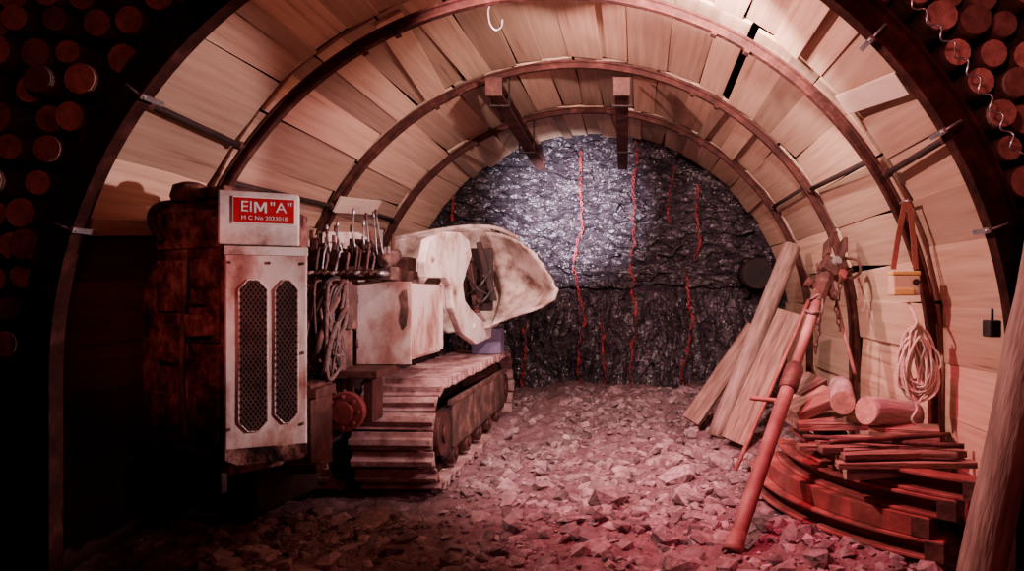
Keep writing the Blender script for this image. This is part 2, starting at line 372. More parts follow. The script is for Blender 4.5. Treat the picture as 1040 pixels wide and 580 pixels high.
# ------------------------------------------------------------------ red strands on coal face
for px,y0,y1,lb in ((588,150,392,'long red chain hanging down the coal face left of its middle'),(643,140,392,'longest red chain, hanging down the middle of the coal face'),
   (683,165,225,'short red chain high on right half of the coal face'),(700,275,392,'red chain hanging low on right half of the coal face'),(533,330,395,'short red chain low on coal face beside the machine bucket'),
   (712,180,262,'short red chain farthest right on the upper coal face'),(612,330,396,'short red chain low between the two long ones on the coal face'),(462,190,225,'very short red chain at the upper left edge of coal face')):
    t=P(px,y0,8.75); b=P(px,y1,8.75); z=t.z; m=MB(); k=0; yp=None
    while z>b.z:
        x=t.x+.13*noise.noise(V((px,z*1.4,0)))+.05*noise.noise(V((px,z*6,4))); yy=min(face_y(x+e,z+g) for e in (-.05,0,.05) for g in (-.08,-.04,0,.04,.08))-.026
        yp = yy if yp is None else max(yy-.02,min(yy,yp+.012)) if yy>yp else yy
        sd=V((1,0,0)) if k%2 else V((.4,.9,0)); dv=V((.3*noise.noise(V((px,z*7,8))),0,1))
        m.tube([V((x,yp,z))+sd*(.014+.008*noise.noise(V((px,z*20,1))))*math.cos(q*PI/4)+dv*.031*math.sin(q*PI/4) for q in range(8)],.0048,5,closed=True); z-=.041; k+=1
    tag(m.build('chain',m_redchain),lb,'chain','red chains on the coal face')
# ------------------------------------------------------------------ loader machine
ld=thing('mine_loader','large dirty white crawler loader with raised bucket standing at left','loader',(-2.1,5.4,0))
Cc=V((-2.10,3.5,0)); U=V((.337,.18,0)).normalized(); N=V((U.y,-U.x,0))
def pn(u,z,off=0): return Cc+U*u+N*off+V((0,0,z))
m=MB(); prof=[(0,.60),(0,1.66),(.382,1.66),(.382,.60),(.36,.545),(.05,.55)]
m.prism([pn(u,z) for u,z in prof],-N*.17); rc=m.build('radiator_cover',m_white2,ld,.008)
m=MB(); m.prism([pn(u,z,.001) for u,z in ((-.004,1.62),(-.004,1.665),(.386,1.665),(.386,1.62))],N*.010); m.build('top_rail',m_white,rc,.003)
m=MB(); m.prism([pn(u,z,.0) for u,z in ((.0,.56),(0,.62),(.382,.615),(.382,.56),(.35,.53),(.06,.53))],N*.010); m.build('skirt',m_house,rc,.004)
def octa(uc,w,z0,z1,c): 
    h=w/2; return [(uc-h,z0+c),(uc-h+c*.8,z0),(uc+h-c*.8,z0),(uc+h,z0+c),(uc+h,z1-c),(uc+h-c*.8,z1),(uc-h+c*.8,z1),(uc-h,z1-c)]
def clip(poly,p,d):
    t0,t1=-9,9; n=len(poly)
    for i in range(n):
        a=poly[i]; b=poly[(i+1)%n]; ex,ez=b[0]-a[0],b[1]-a[1]; nx_,nz_=-ez,ex
        den=d[0]*nx_+d[1]*nz_; num=(p[0]-a[0])*nx_+(p[1]-a[1])*nz_
        if abs(den)<1e-9:
            if num<0: return None
            continue
        t=-num/den
        if den>0: t0=max(t0,t)
        else: t1=min(t1,t)
    return (t0,t1) if t1-t0>.004 else None
for uc,w,z0,z1 in ((.128,.128,.70,1.49),(.283,.108,.73,1.49)):
    o8=octa(uc,w,z0,z1,.05)
    g=one('prism',[pn(u,z,.001) for u,z in o8],N*.003).build('grille',m_void,rc)
    m=MB(); dv=(math.cos(math.radians(58)),math.sin(math.radians(58)))
    for sg in (-1,1):
        for k in range(-40,41):
            pt=(uc,(z0+z1)/2+k*.034); d=(dv[0],dv[1]*sg); q=clip(o8,pt,d)
            if q:
                a=pn(pt[0]+d[0]*q[0],pt[1]+d[1]*q[0],.007); b=pn(pt[0]+d[0]*q[1],pt[1]+d[1]*q[1],.007); m.beam(a,b,.0045,.004,N)
    m.build('grille_mesh',m_lattice,rc)
    ring=[pn(u,z,.005) for u,z in o8]; one('tube',ring,.0045,6,closed=True,sm=False).build('grille_frame',m_white2,rc)
for u,z in ((.02,1.58),(.36,1.58),(.02,.72),(.36,.72),(.36,1.1),(.2,1.58)): one('cyl',pn(u,z,0),pn(u,z,.008),.009,6).build('bolt',m_mud,rc)
# upper block with sign
m=MB(); m.prism([pn(-.03,1.672,.01),pn(-.03,1.95,.01),pn(.33,1.95,.01),pn(.345,1.94,.01),pn(.345,1.672,.01)],-N*.22); hd=m.build('header_tank',m_white,ld,.012)
m=MB(); m.prism([pn(u,z,.011) for u,z in ((.035,1.782),(.035,1.922),(.325,1.922),(.325,1.782))],N*.006); sg=m.build('sign_plate',m_signwhite,hd,.001)
m=MB(); m.prism([pn(u,z,.0165) for u,z in ((.041,1.788),(.041,1.916),(.319,1.916),(.319,1.788))],N*.002); m.build('sign_face',m_signred,hd)
def text(s,size,u,z):
    cu=bpy.data.curves.new('lettering','FONT'); cu.body=s; cu.size=size; cu.align_x='CENTER'; cu.align_y='CENTER'; cu.extrude=.0012
    to=bpy.data.objects.new('lettering_curve',cu); C.objects.link(to); bpy.context.view_layer.update()
    me=bpy.data.meshes.new_from_object(to.evaluated_get(bpy.context.evaluated_depsgraph_get())); bpy.data.objects.remove(to)
    rot=Matrix((U,V((0,0,1)),N)).transposed().to_4x4(); me.transform(rot)
    me.materials.clear(); me.materials.append(m_signwhite); o=bpy.data.objects.new('lettering',me); put(o,'lettering',hd,pn(u,z,.0200))
text('EI',.078,.098,1.868); text('"A"',.078,.257,1.868); text('M C No 2033018',.030,.18,1.812)
m=MB()   # the capital M of the first line, drawn as one closed outline
Mx,Mz,mw,mh=.132,1.840,.058,.056
m.prism([pn(Mx+a*mw,Mz+b*mh,.0188) for a,b in ((0,0),(0,1),(.24,1),(.5,.42),(.76,1),(1,1),(1,0),(.82,0),(.82,.72),(.58,.14),(.42,.14),(.18,.72),(.18,0))],N*.0022); m.build('lettering',m_signwhite,hd)
# dark rear housing
m=MB(); foot=[(-2.13,3.56),(-2.66,3.80),(-2.64,4.26),(-2.1,4.40),(-1.98,3.85),(-1.95,3.80)]
m.prism([V((x,y,.46)) for x,y in foot],V((0,0,1.46))); hs=m.build('engine_housing',m_house,ld,.02)
LU=(V((-2.66,3.80,0))-V((-2.13,3.56,0))).normalized(); LN=V((LU.y,-LU.x,0)); LN = LN if LN.y<0 else -LN
def lf(u,z,off=0): return V((-2.13,3.56,0))+LU*u+LN*off+V((0,0,z))
for q,(u0,u1,z0,z1) in enumerate(((.04,.26,.62,1.10),(.04,.26,1.16,1.60),(.30,.55,.62,1.25),(.30,.55,1.32,1.60),(.04,.55,1.66,1.86))):
    dz=one('prism',[lf(u0,z0),lf(u0,z1),lf(u1,z1),lf(u1,z0)],LN*.02).build('access_cover',m_house,hs,.006)
    for u in (u0+.02,u1-.02):
        for z in (z0+.025,z1-.025): one('cyl',lf(u,z,.018),lf(u,z,.032),.010,6).build('cover_bolt',m_rust,dz)
one('tube',spline([lf(.12,1.36,.02),lf(.12,1.37,.06),lf(.22,1.37,.06),lf(.22,1.36,.02)],5),.008,6).build('cover_handle',m_rust,hs)
one('tube',spline([lf(.36,1.05,.02),lf(.36,1.06,.06),lf(.46,1.06,.06),lf(.46,1.05,.02)],5),.008,6).build('cover_handle',m_rust,hs)
one('tube',spline([lf(.28,.66,.03),lf(.285,1.0,.05),(lf(.275,1.4,.04)),lf(.285,1.62,.03)],6),.014,8).build('conduit',m_mud,hs)
one('prism',[lf(.06,1.20,.02),lf(.06,1.30,.02),lf(.24,1.31,.02),lf(.22,1.19,.02)],LN*.05).build('junction_box',m_house,hs,.008)
one('prism',[lf(.33,.70,.02),lf(.33,.88,.02),lf(.50,.90,.02),lf(.50,.70,.02)],LN*.06).build('junction_box',m_house,hs,.010)
m=MB(); m.prism([lf(.02,1.925),lf(.02,1.99),lf(.30,1.985),lf(.40,1.96),lf(.46,1.925)],-LN*.3); m.build('top_box',m_house,hs,.012)
lump=MB(); lump.tube([lf(.36,1.92,-.05),lf(.36,1.95,-.05),lf(.36,2.01,-.05),lf(.36,2.03,-.05)],[.09,.10,.085,.04],12); lump.build('filler_cap',m_house,hs)
m=MB(); m.tube(spline([lf(.48,1.70,.03),lf(.54,1.82,.05),lf(.50,1.90,.03),lf(.42,1.93,-.1)]),.022,8); m.build('exhaust_pipe',m_darkrust,hs)
one('prism',[lf(.56,.72),lf(.56,1.52),lf(.66,1.58),lf(.72,1.40),lf(.72,.80)],-LN*.30).build('side_locker',m_house,hs,.015)
one('prism',[lf(-.02,.38),lf(-.02,.56),lf(.66,.56),lf(.66,.38)],LN*.04).build('rear_bumper',m_darkrust,ld,.01)
m=MB(); m.prism([V((x,y,.10)) for x,y in ((-2.24,4.05),(-2.62,4.1),(-2.62,4.6),(-2.12,4.6))],V((0,0,.40))); m.build('light_block',m_darkrust,ld,.02)  # added under the machine to stop light leaking onto the left wall
# chassis
m=MB(); m.mm((-2.66,4.45,.42),(-2.0,7.0,1.02)); m.mm((-2.6,4.45,1.02),(-1.95,5.6,1.16)); ch=m.build('chassis',m_darkrust,ld,.015)
m=MB(); m.mm((-2.03,4.02,.36),(-1.90,4.30,.88)); m.mm((-2.05,4.0,.80),(-1.86,4.26,.86)); m.mm((-2.05,4.0,.36),(-1.86,4.1,.42)); m.build('towing_bracket',m_rust,ch,.008)
m=MB(); m.cyl((-1.86,4.42,.66),(-1.86,4.36,.66),.13,20); m.cyl((-1.86,4.36,.66),(-1.86,4.33,.66),.07,16)
for k in range(8): m.cyl((-1.86+.10*math.cos(k*PI/4),4.36,.66+.10*math.sin(k*PI/4)),(-1.86+.10*math.cos(k*PI/4),4.34,.66+.10*math.sin(k*PI/4)),.013,6)
m.build('drive_hub',m_seg,ch,.004)
m=MB(); m.mm((-1.98,4.30,.88),(-1.62,4.72,.93)); m.mm((-1.98,4.30,.55),(-1.93,4.72,.90)); m.mm((-1.76,4.44,.58),(-1.70,4.62,.88)); m.build('step_plate',m_rust,ch,.006)
one('mm',(-2.28,4.44,.70),(-1.90,4.62,1.18)).build('pump_block',m_mud,ch,.012)
for k in range(6):
    x=-2.22+.06*k; one('tube',[(x,4.46,.98),(x,4.40,.98),(x,4.398,.98),(x,4.36,.98)],[.026,.026,.016,.016],8).build('pump_port',(m_rust,m_mud,m_steel)[k%3],ch)
# valve bank
m=MB(); m.mm((-2.25,4.50,1.18),(-1.88,4.66,1.60)); m.mm((-1.90,4.50,1.51),(-1.60,4.66,1.60)); vb=m.build('valve_bank',m_mud,ld,.01)
for k in range(13):
    x=-2.23+k*.050
    for z,r,y2 in ((1.55,.018,4.36),(1.47,.018,4.38),(1.40,.016,4.40),(1.33,.016,4.41),(1.26,.016,4.42)):
        if x>-1.90 and z<1.53: continue
        one('tube',[(x,4.50,z),(x,y2+.03,z),(x,y2+.028,z),(x,y2,z)],[r,r,r*.6,r*.6],8).build('valve_spool',(m_steel,m_rust,m_mud)[k%3],vb)
    for yy in (4.53,4.61):
        h=random.uniform(.03,.20); one('tube',[(x,yy,1.6),(x,yy,1.63+h*.5),(x,yy,1.632+h*.5),(x,yy,1.65+h)],[.020,.020,.012,.012],8).build('pipe_fitting',(m_mud,m_steel,m_seg,m_rust)[random.randrange(4)],vb)
for k in range(9):
    x=-2.16+.062*k; y=random.uniform(4.46,4.60); one('mm',(x-.024,y,1.60),(x+.024,y+.08,1.60+random.uniform(.06,.20))).build('small_valve',(m_mud,m_rust,m_rag)[k%3],vb,.006)
for k in range(10):
    x=-2.04+.044*k; h=random.uniform(1.80,2.0); l=random.uniform(-.04,.04)
    lv=one('tube',[(x,4.53,1.6),(x+l*.3,4.48,1.70),(x+l,4.44,h)],.0055,8).build('control_lever',m_steel,vb)
    m=MB(); c=V((x+l,4.44,h)); m.tube([c-V((0,0,.015)),c-V((0,0,.008)),c+V((0,0,.010)),c+V((0,0,.028)),c+V((0,0,.033))],[.005,.009,.011,.009,.004],10); m.build('lever_knob',m_rust if k%2 else m_steel,lv)
m=MB(); m.tube([(-1.64,4.46,1.62),(-1.64,4.47,1.63),(-1.64,4.60,1.66),(-1.64,4.7,1.69)],[.03,.045,.05,.04],14); m.build('pump',m_mud,vb)
one('mm',(-2.08,4.42,1.42),(-1.92,4.48,1.50)).build('manifold',m_palegrey,vb,.008)
hm=[m_black,m_rag,m_rust,m_black,m_mud,m_rag]
for k in range(86):
    x=-2.22+.0052*k+random.uniform(-.03,.03); x2=min(-1.88,x+random.uniform(-.14,.14)); r=random.choice([.007,.009,.012,.015,.018])
    y=random.uniform(4.20,4.40); x=min(x,-1.88)
    pts=[(x,4.45,random.choice([1.26,1.33,1.40,1.47,1.55])),(x+random.uniform(-.06,.04),y,1.30+random.uniform(-.14,.18)),(x2,y-.02+random.uniform(-.05,.05),1.08+random.uniform(-.18,.18)),(min(-1.86,x2+random.uniform(-.12,.10)),4.36,.92+random.uniform(-.08,.12)),(x2,4.40,.66)]
    one('tube',spline(pts,7),r,8).build('hose',hm[k%6],ld)
for k in range(16):
    x=random.uniform(-2.22,-1.72); x2=x+random.uniform(-.14,.14); x2=max(-2.24,min(-1.66,x2)); zt_=random.uniform(1.66,1.74)
    pts=[(x,4.56,1.64),(x+.01,4.52+random.uniform(-.04,.04),zt_),((x+x2)/2,4.50+random.uniform(-.04,.05),zt_+random.uniform(-.03,.03)),(x2,4.46,zt_-.03),(x2,4.42,1.57)]
    one('tube',spline(pts,7),random.choice([.006,.008,.010]),8).build('hose',(m_rag,m_rust,m_mud,m_steel)[k%4],ld)
# side cabinet
m=MB(); m.mm((-1.85,4.66,.96),(-1.535,5.42,1.49)); sc=m.build('side_cabinet',m_white2,ld,.01)
m=MB(); m.mm((-1.89,4.645,.935),(-1.520,4.66,1.50)); m.build('cabinet_door',m_white2,sc,.004)
m=MB(); m.mm((-1.535,4.68,.98),(-1.522,5.44,1.48)); m.build('cabinet_side_panel',m_white2,sc,.004)
m=MB(); m.prism([V((x,4.645,z)) for x,z in ((-1.575,1.44),(-1.545,1.45),(-1.535,1.30),(-1.55,1.2),(-1.575,1.17),(-1.60,1.24),(-1.585,1.33),(-1.60,1.40))],(0,-.004,0)); o=m.build('rust_patch',m_mud,sc,.001); o['label']='dark rusted patch near the right edge of the white door'
for z in (1.08,1.38): one('cyl',(-1.885,4.64,z-.03),(-1.885,4.64,z+.03),.012,8).build('hinge',m_rust,sc)
for k,(x0,y0,x1,y1,h) in enumerate(((-1.84,4.74,-1.74,4.9,.16),(-1.72,4.72,-1.64,4.82,.11),(-1.80,5.0,-1.66,5.2,.20),(-1.62,4.85,-1.57,5.0,.09))): one('mm',(x0,y0,1.49),(x1,y1,1.49+h)).build('top_valve',(m_mud,m_rust,m_mud,m_rag)[k],sc,.010)
# lift arms
ap=[(4.75,1.64),(4.85,1.80),(5.2,1.89),(5.71,1.93),(6.02,1.89),(6.12,1.76),(5.95,1.63),(5.80,1.49),(5.88,1.36),(6.10,1.28),(6.5,1.17),(6.98,1.08),(6.95,.97),(6.30,.95),(5.78,1.08),(5.48,1.3),(5.42,1.48),(5.30,1.54),(4.78,1.53)]
for x in (-1.515,-2.36):
    la=one('prism',[V((x,y,z)) for y,z in ap],(.06,0,0)).build('lift_arm',m_white,ld,.01)
    for y,z,r in ((4.92,1.67,.03),(5.90,1.79,.035),(6.2,1.12,.035)):
        m=MB(); m.tube([(x-.02,y,z),(x+.066,y,z),(x+.067,y,z),(x+.076,y,z)],[r,r,r*.6,r*.6],16); m.build('pivot_pin',m_white2,la,.002)
m=MB(); m.cyl((-1.75,5.5,1.30),(-1.72,5.9,1.55),.055,14); m.build('lift_cylinder',m_mud,ld)
m=MB(); m.cyl((-1.72,5.9,1.55),(-1.70,6.6,1.75),.028,12); m.cyl((-1.80,6.6,1.75),(-1.60,6.6,1.75),.04,12); m.build('cylinder_rod',m_steel,ld)
# bucket: broad arched back plate and a flared blade on the right, linkage between
def sheet(rows,name,mat,parent,th):
    m=MB(); nr,nc=len(rows),len(rows[0]); m.add([p for r in rows for p in r],[(i*nc+j,i*nc+j+1,(i+1)*nc+j+1,(i+1)*nc+j) for i in range(nr-1) for j in range(nc-1)],True)
    o=m.build(name,mat,parent); sd=o.modifiers.new('thick','SOLIDIFY'); sd.thickness=th; sd.offset=0; return o
ctl=[[(400,242,6.5),(446,234,6.65),(480,230,6.74),(504,232,6.74),(526,242,6.6)],
     [(400,262,6.6),(450,255,6.8),(485,252,6.95),(520,255,6.9),(546,262,6.55)],
     [(402,285,6.6),(455,280,6.85),(490,278,7.0),(528,277,6.95),(559,281,6.5)],
     [(410,305,6.6),(460,300,6.85),(495,298,7.0),(534,296,6.95),(566,299,6.5)],
     [(430,325,6.6),(470,322,6.75),(495,318,6.88),(524,312,6.85),(553,311,6.55)],
     [(455,337,6.5),(480,335,6.6),(497,332,6.65),(508,327,6.68),(524,321,6.6)]]
g=[spline([P(*c) for c in r],7) for r in ctl]
cols=[spline([r[j] for r in g],7) for j in range(len(g[0]))]
rows=[[cols[j][i] for j in range(len(cols))] for i in range(len(cols[0]))]
NC=len(rows[0])
for i,r in enumerate(rows):
    for j in range(NC): r[j]=r[j]+V((0,.05*noise.noise(r[j]*3),0))
    jag=.035*noise.noise(V((i*.6,0,0)))+random.uniform(-.008,.008); r[-1]=r[-1]+V((jag,0,jag*.4))
cut=int(NC*.62)
bk=sheet([r[:cut+3] for r in rows],'bucket',m_bucket,ld,.04)
blade=[[p+V((0,-.05-.06*(1-k/(NC-cut)),0)) for k,p in enumerate(r[cut:])] for r in rows[2:]]
bl=sheet(blade,'flared_blade',m_bucket,bk,.022)
one('tube',rows[0],.022,8).build('bucket_rim',m_bucket,bk)
for (a,b),(c,d),wd,mt in (((474,248),(484,318),.05,m_rust),((486,246),(502,306),.05,m_darkrust)):
    one('beam',P(a,b,6.42),P(c,d,6.42),wd,.06,V((0,1,0))).build('bucket_link',mt,bk,.008)
m=MB(); m.mm((P(470,256,6.5).x,6.50,P(0,316,6.5).z),(P(500,256,6.5).x,6.56,P(0,252,6.5).z)); m.build('link_plate',m_darkrust,bk,.02)
for a,b in ((478,264),(492,280),(486,306)): one('tube',[P(a,b,6.36),P(a,b,6.38),P(a,b,6.39),P(a,b,6.46)],[.018,.018,.030,.030],12).build('link_pin',m_darkrust,bk)
for a,b,c,d in ((474,300,500,272),(478,312,503,290),(472,278,498,300)): one('tube',spline([P(a,b,6.38),P((a+c)/2,(b+d)/2+5,6.31),P(c,d,6.42)]),.010,8).build('bucket_hose',m_black,bk)
one('mm',(-1.66,6.95,.80),(-1.36,7.15,1.06)).build('battery_box',m_violet,ld,.008)
# crawler tracks
zt,yr=.395,.335
ya,yb=5.0,7.38
def loop(s):
    L=yb-ya; A=PI*yr; T=2*L+2*A; s%=T
    if s<L: return (ya+s,zt+yr,0,1)
    s-=L
    if s<A: a=PI/2-s/yr; return (yb+yr*math.cos(a),zt+yr*math.sin(a),math.cos(a),math.sin(a))
    s-=A
    if s<L: return (yb-s,zt-yr,0,-1)
    s-=L; a=-PI/2-s/yr; return (ya+yr*math.cos(a),zt+yr*math.sin(a),math.cos(a),math.sin(a))
T=2*(yb-ya)+2*PI*yr; NS=54; pit=T/NS
shoe=None
for xr in (-1.37,-2.10):
    xl=xr-.56; xc=(xr+xl)/2
    m=MB()
    m.mm((xr-.09,ya+.02,.20),(xr-.03,yb-.02,.56)); m.mm((xl+.05,ya,.22),(xl+.09,yb,.52)); m.mm((xl+.09,ya+.3,.28),(xr-.09,yb-.3,.46))
    tr=m.build('crawler_track',m_darkrust,ld,.012)
    bt=MB(); vs=[]
    for k in range(120):
        y,z,ny_,nz_=loop(T*k/120)
        for x in (xl+.12,xr-.12): vs += [V((x,y,z)),V((x,y-ny_*.05,z-nz_*.05))]
    fs=[]
    for k in range(120):
        a=k*4; b=((k+1)%120)*4
        fs += [(a,a+2,b+2,b),(a+1,b+1,b+3,a+3),(a,b,b+1,a+1),(a+2,a+3,b+3,b+2)]
    bt.add(vs,fs); bt.build('link_chain',m_darkrust,tr)
    for yy,r in ((ya,.27),(yb,.27)):
        w=MB(); w.cyl((xl+.13,yy,zt),(xr-.13,yy,zt),r,24); w.cyl((xr-.14,yy,zt),(xr-.02,yy,zt),.16,20); w.cyl((xr-.02,yy,zt),(xr+.0,yy,zt),.07,12); w.build('idler_wheel',m_rust,tr,.006)
    for k in range(5):
        yy=ya+.32+k*.42; w=MB(); w.cyl((xr-.12,yy,.17),(xr-.02,yy,.17),.075,16); w.cyl((xr-.02,yy,.17),(xr-.005,yy,.17),.035,10); w.build('track_roller',m_rust,tr,.004)
    for y0,y1 in ((5.22,5.85),(5.91,6.52),(6.58,7.2)):
        w=MB(); w.mm((xr-.035,y0,.24),(xr-.004,y1,.58)); w.build('track_cover',m_mud,tr,.010)
    w=MB(); w.mm((xr-.03,5.1,.58),(xr+.005,7.3,.62)); w.build('guard_rail',m_mud,tr,.006)
    for k in range(NS):
        y,z,ny_,nz_=loop(T*k/NS)
        nrm=V((0,ny_,nz_)); tan=V((0,nz_,-ny_)); rot=Matrix((V((1,0,0)),tan,nrm)).transposed()
        if shoe is None:
            h=pit*.48
            m=MB(); pr=[(-h,0),(h*.9,0),(h,.008),(h,.020),(h*.40,.024),(h*.32,.068),(-h*.40,.068),(-h*.50,.024),(-h,.020)]
            m.prism([V((-.28,a,b)) for a,b in pr],(.56,0,0)); m.box((-.13,0,-.015),(.05,.08,.04)); m.box((.13,0,-.015),(.05,.08,.04))
            shoe=m.build('track_shoe',m_track,tr,.007,origin=(0,0,0)); o=shoe
        else:
            o=bpy.data.objects.new('track_shoe',shoe.data); C.objects.link(o); o.parent=tr
            bv=o.modifiers.new('bevel','BEVEL'); bv.width=.007; bv.segments=2; bv.limit_method='ANGLE'
        o.location=V((xc+random.uniform(-.012,.012),y,z))-wo(tr); o.rotation_euler=(rot@Matrix.Rotation(random.gauss(0,.016),3,'Z')@Matrix.Rotation(random.gauss(0,.05),3,'X')).to_euler()
# ------------------------------------------------------------------ right side: props, posts and pile
def pole(a,b,r,name,label,cat,mat=m_log,cut=True,group=None,wob=.006,end=m_endc):
    a=V(a); b=V(b); pts=[a.lerp(b,k/12) for k in range(13)]
    pts=[p+V((noise.noise(p*2)*wob*2,noise.noise(p*2+V((9,0,0)))*wob*2,0)) for p in pts]
    rr=[r*(1+.07*noise.noise(V((k*.7,a.x*3,b.z)))) for k in range(13)]
    m=MB(); m.tube(pts,rr,18); o=m.build(name,mat,None,rot=frame(a,b)); tag(o,label,cat,group)
    if cut:
        d=(pts[-1]-pts[-2]).normalized(); one('cyl',pts[-1],pts[-1]+d*.004,rr[-1]*.97,18).build('cut_end',end,o)
        d=(pts[0]-pts[1]).normalized(); one('cyl',pts[0],pts[0]+d*.004,rr[0]*.97,18).build('cut_end',end,o)
    return o
pole((1.545,3.10,-.02),(2.0,3.02,2.42),.098,'timber_post','thick round timber post leaning at the right edge of the picture','post',wob=.012)
pole(P(728,443,6.6),P(804,250,6.95),.092,'timber_post','round timber post leaning on right wall near the coal face','post')
board(P(746,449,6.25),P(803,318,6.55),.25,.07,V((-.5,-1,.3)),'widest red-brown plank leaning in front of the round post',m_timber,'plank','plank')
board(P(702,428,7.0),P(768,332,7.3),.20,.06,V((-.6,-1,.3)),'short plank leaning lowest, left of the round post, by the coal face',m_timber,'plank','plank')
# mine prop
a=P(743,566,3.72); a.z=.0; b=P(850,247,5.5); d=(b-a).normalized(); Lp=(b-a).length
pr=thing('mine_prop','red steel mine prop leaning right with hose and chain around its rusty head','prop',a)
def q(t): return a+d*(Lp*t)
m=MB(); m.tube([q(0),q(.012),q(.03),q(.05)],[.058,.058,.05,.046],18); m.build('foot',m_prop,pr)
m=MB(); m.tube([q(.045),q(.05),q(.44),q(.45)],[.044,.047,.047,.044],18); m.build('outer_tube',m_prop,pr)
m=MB(); m.tube([q(.43),q(.44),q(.50),q(.51)],[.054,.064,.064,.05],18); m.build('collar',m_rust,pr,.003)
m=MB(); m.tube([q(.50),q(.86)],[.037,.037],16); m.build('inner_tube',m_prop,pr)
hx=d.cross(V((0,1,0))).normalized(); hy=d.cross(hx)
if hx.x<0: hx=-hx
fr=frame(q(0),q(1),hy)
m=MB(); m.tube([q(.74),q(.75),q(.81),q(.815),q(.84),q(.85)],[.045,.058,.058,.072,.072,.05],8,sm=False); m.build('valve_head',m_rust,pr,.004)
one('box',q(.885),(.13,.16,.11),fr).build('head_block',m_rust,pr,.012)
one('box',q(.885)+hx*.10,(.09,.09,.08),fr).build('clamp_block',m_seg,pr,.010)
one('cyl',q(.90)+hx*.02-hy*.09,q(.90)+hx*.02+hy*.09,.036,10).build('cross_pin',m_steel,pr,.003)
for e in (-1,1):
    m=MB(); m.beam(q(.925)+hx*.045*e,q(.985)+hx*.075*e,.035,.09,hy); m.beam(q(.98)+hx*.075*e,q(1.03)+hx*.045*e,.032,.08,hy); m.build('jaw',m_rust,pr,.006)
for e,t_ in ((1,.80),(-1,.79)): one('tube',[q(t_),q(t_)+hx*(.09*e),q(t_)+hx*(.092*e),q(t_)+hx*(.13*e)],[.028,.028,.04,.04],8,sm=False).build('valve_port',m_rust,pr,.003)
m=MB(); m.tube(spline([q(.93)+hx*.05,q(.965)+hx*.12,q(.96)+hx*.22+V((0,0,.04)),q(.93)+hx*.26+V((0,0,.03)),q(.90)+hx*.20,q(.885)+hx*.13]),.012,8); m.build('handle',m_rust,pr)
pts=[]
for k in range(16):
    an=k*.7; rr=.052+.022*noise.noise(V((k*.5,3,0))); pts.append(q(.67+.09*(k/16)+.04*noise.noise(V((k*.4,5,0))))+hx*rr*math.cos(an)+hy*rr*math.sin(an))
one('tube',spline(pts,2),.010,8).build('wrapped_hose',m_rag,pr)
for kk,(off,ln) in enumerate(((-.10,15),(.085,9))):
    m=MB(); c0=q(.86)+hx*off-V((0,.06,0))
    for k in range(ln):
        c=c0+V((.014*math.sin(k*.8+kk),0,-.045*k)); sd=V((1,0,0)) if k%2 else V((0,1,0))
        m.tube([c+sd*.015*math.cos(j*PI/4)+V((0,0,1))*.031*math.sin(j*PI/4) for j in range(8)],.0068,5,closed=True)
    m.build('hanging_chain',m_rust,pr)
pole(P(868,380,5.05),P(838,262,5.6),.014,'steel_bar','thin dusty red bar standing on the pile behind the prop head','bar',m_prop,False,wob=.002)
pole((.78,5.35,.0),P(822,305,5.75),.018,'steel_bar','thin red bar leaning just left of the mine prop','bar',m_seg,False,wob=.002)
pole(P(762,404,4.9),P(835,412,4.75),.018,'steel_bar','thin red bar lying level across the left of right pile behind the prop','bar',m_seg,False,wob=.002)
# curved steel arch segments lying stacked
chp=[(-.06,-.055),(.06,-.055),(.06,-.038),(-.04,-.038),(-.04,.038),(.06,.038),(.06,.055),(-.06,.055)]
arcs=['lowest curved red steel segment, at the foot of the right pile','second curved red steel segment up in the right pile','third curved red steel segment up in the right pile','topmost curved red steel segment of the right pile']
for k in range(4):
    pts=[]
    rr=1.62-.05*k; cx,cy=2.55+.03*k,4.95-.07*k
    t0,t1=(166,236) if k==0 else (164+3*k,229+2.2*k)
    for j in range(25):
        t=math.radians(t0+(t1-t0)*j/24); pts.append(V((cx+rr*math.cos(t),cy+rr*math.sin(t),.06+k*.113)))
    t=thing('arch_segment',arcs[k],'arch segment',pts[12]*1,'curved steel segments of the right pile')
    one('sweep',pts,[V((0,0,1))]*25,[((-x,z) if k==1 else (x,z)) for x,z in chp]).build('channel',m_seg,t,.003)
    tt=(pts[-1]-pts[-2]).normalized(); m=MB(); m.beam(pts[-1]-tt*.09,pts[-1]+tt*.01,.14,.105); m.build('end_plate',m_rust,t,.003)
# crib of timbers inside the arc
for k,(x0,y0,x1,y1,z,lb) in enumerate(((1.36,4.25,1.82,4.30,.09,'nearest squared bearer timber at the bottom of the right pile'),(1.32,4.85,1.82,4.85,.09,'farther squared bearer timber at the bottom of the right pile'),
      (1.46,4.1,1.42,5.0,.25,'squared timber lying lengthwise on bearers, left in the right pile'),(1.74,4.0,1.76,5.0,.25,'squared timber lying lengthwise on bearers, against the right wall'))):
    board((x0,y0,z),(x1,y1,z),.15,.15,V((0,0,1)),lb,m_timber,'timber','timber','squared timbers of the right pile')
for k in range(12):
    col,row=k%6,k//6
    y=3.80+col*.088; z=.465+row*.046
    x0=1.10+random.uniform(-.10,.14); x1=1.78+random.uniform(-.10,.12); yj=(.03,.10)[row]
    board((x0,y+random.uniform(-.012,.012),z),(x1,y+random.uniform(-yj,yj),z+random.uniform(-.003,.008)),.075,.036,V((0,0,1)),'thin lagging stick in the layered stack on the right pile',m_timber,'lagging_stick','stick','lagging sticks on the right pile')
for k,(y,z,x0,x1) in enumerate(((3.88,.355,1.20,1.78),(4.10,.36,1.22,1.76))):
    pole((x0,y,z+.05),(x1,y,z+.06),.045,'log',('thin round pole lying nearest under the lagging sticks','thin round pole lying farther back under the lagging sticks')[k],'log',m_greylog)
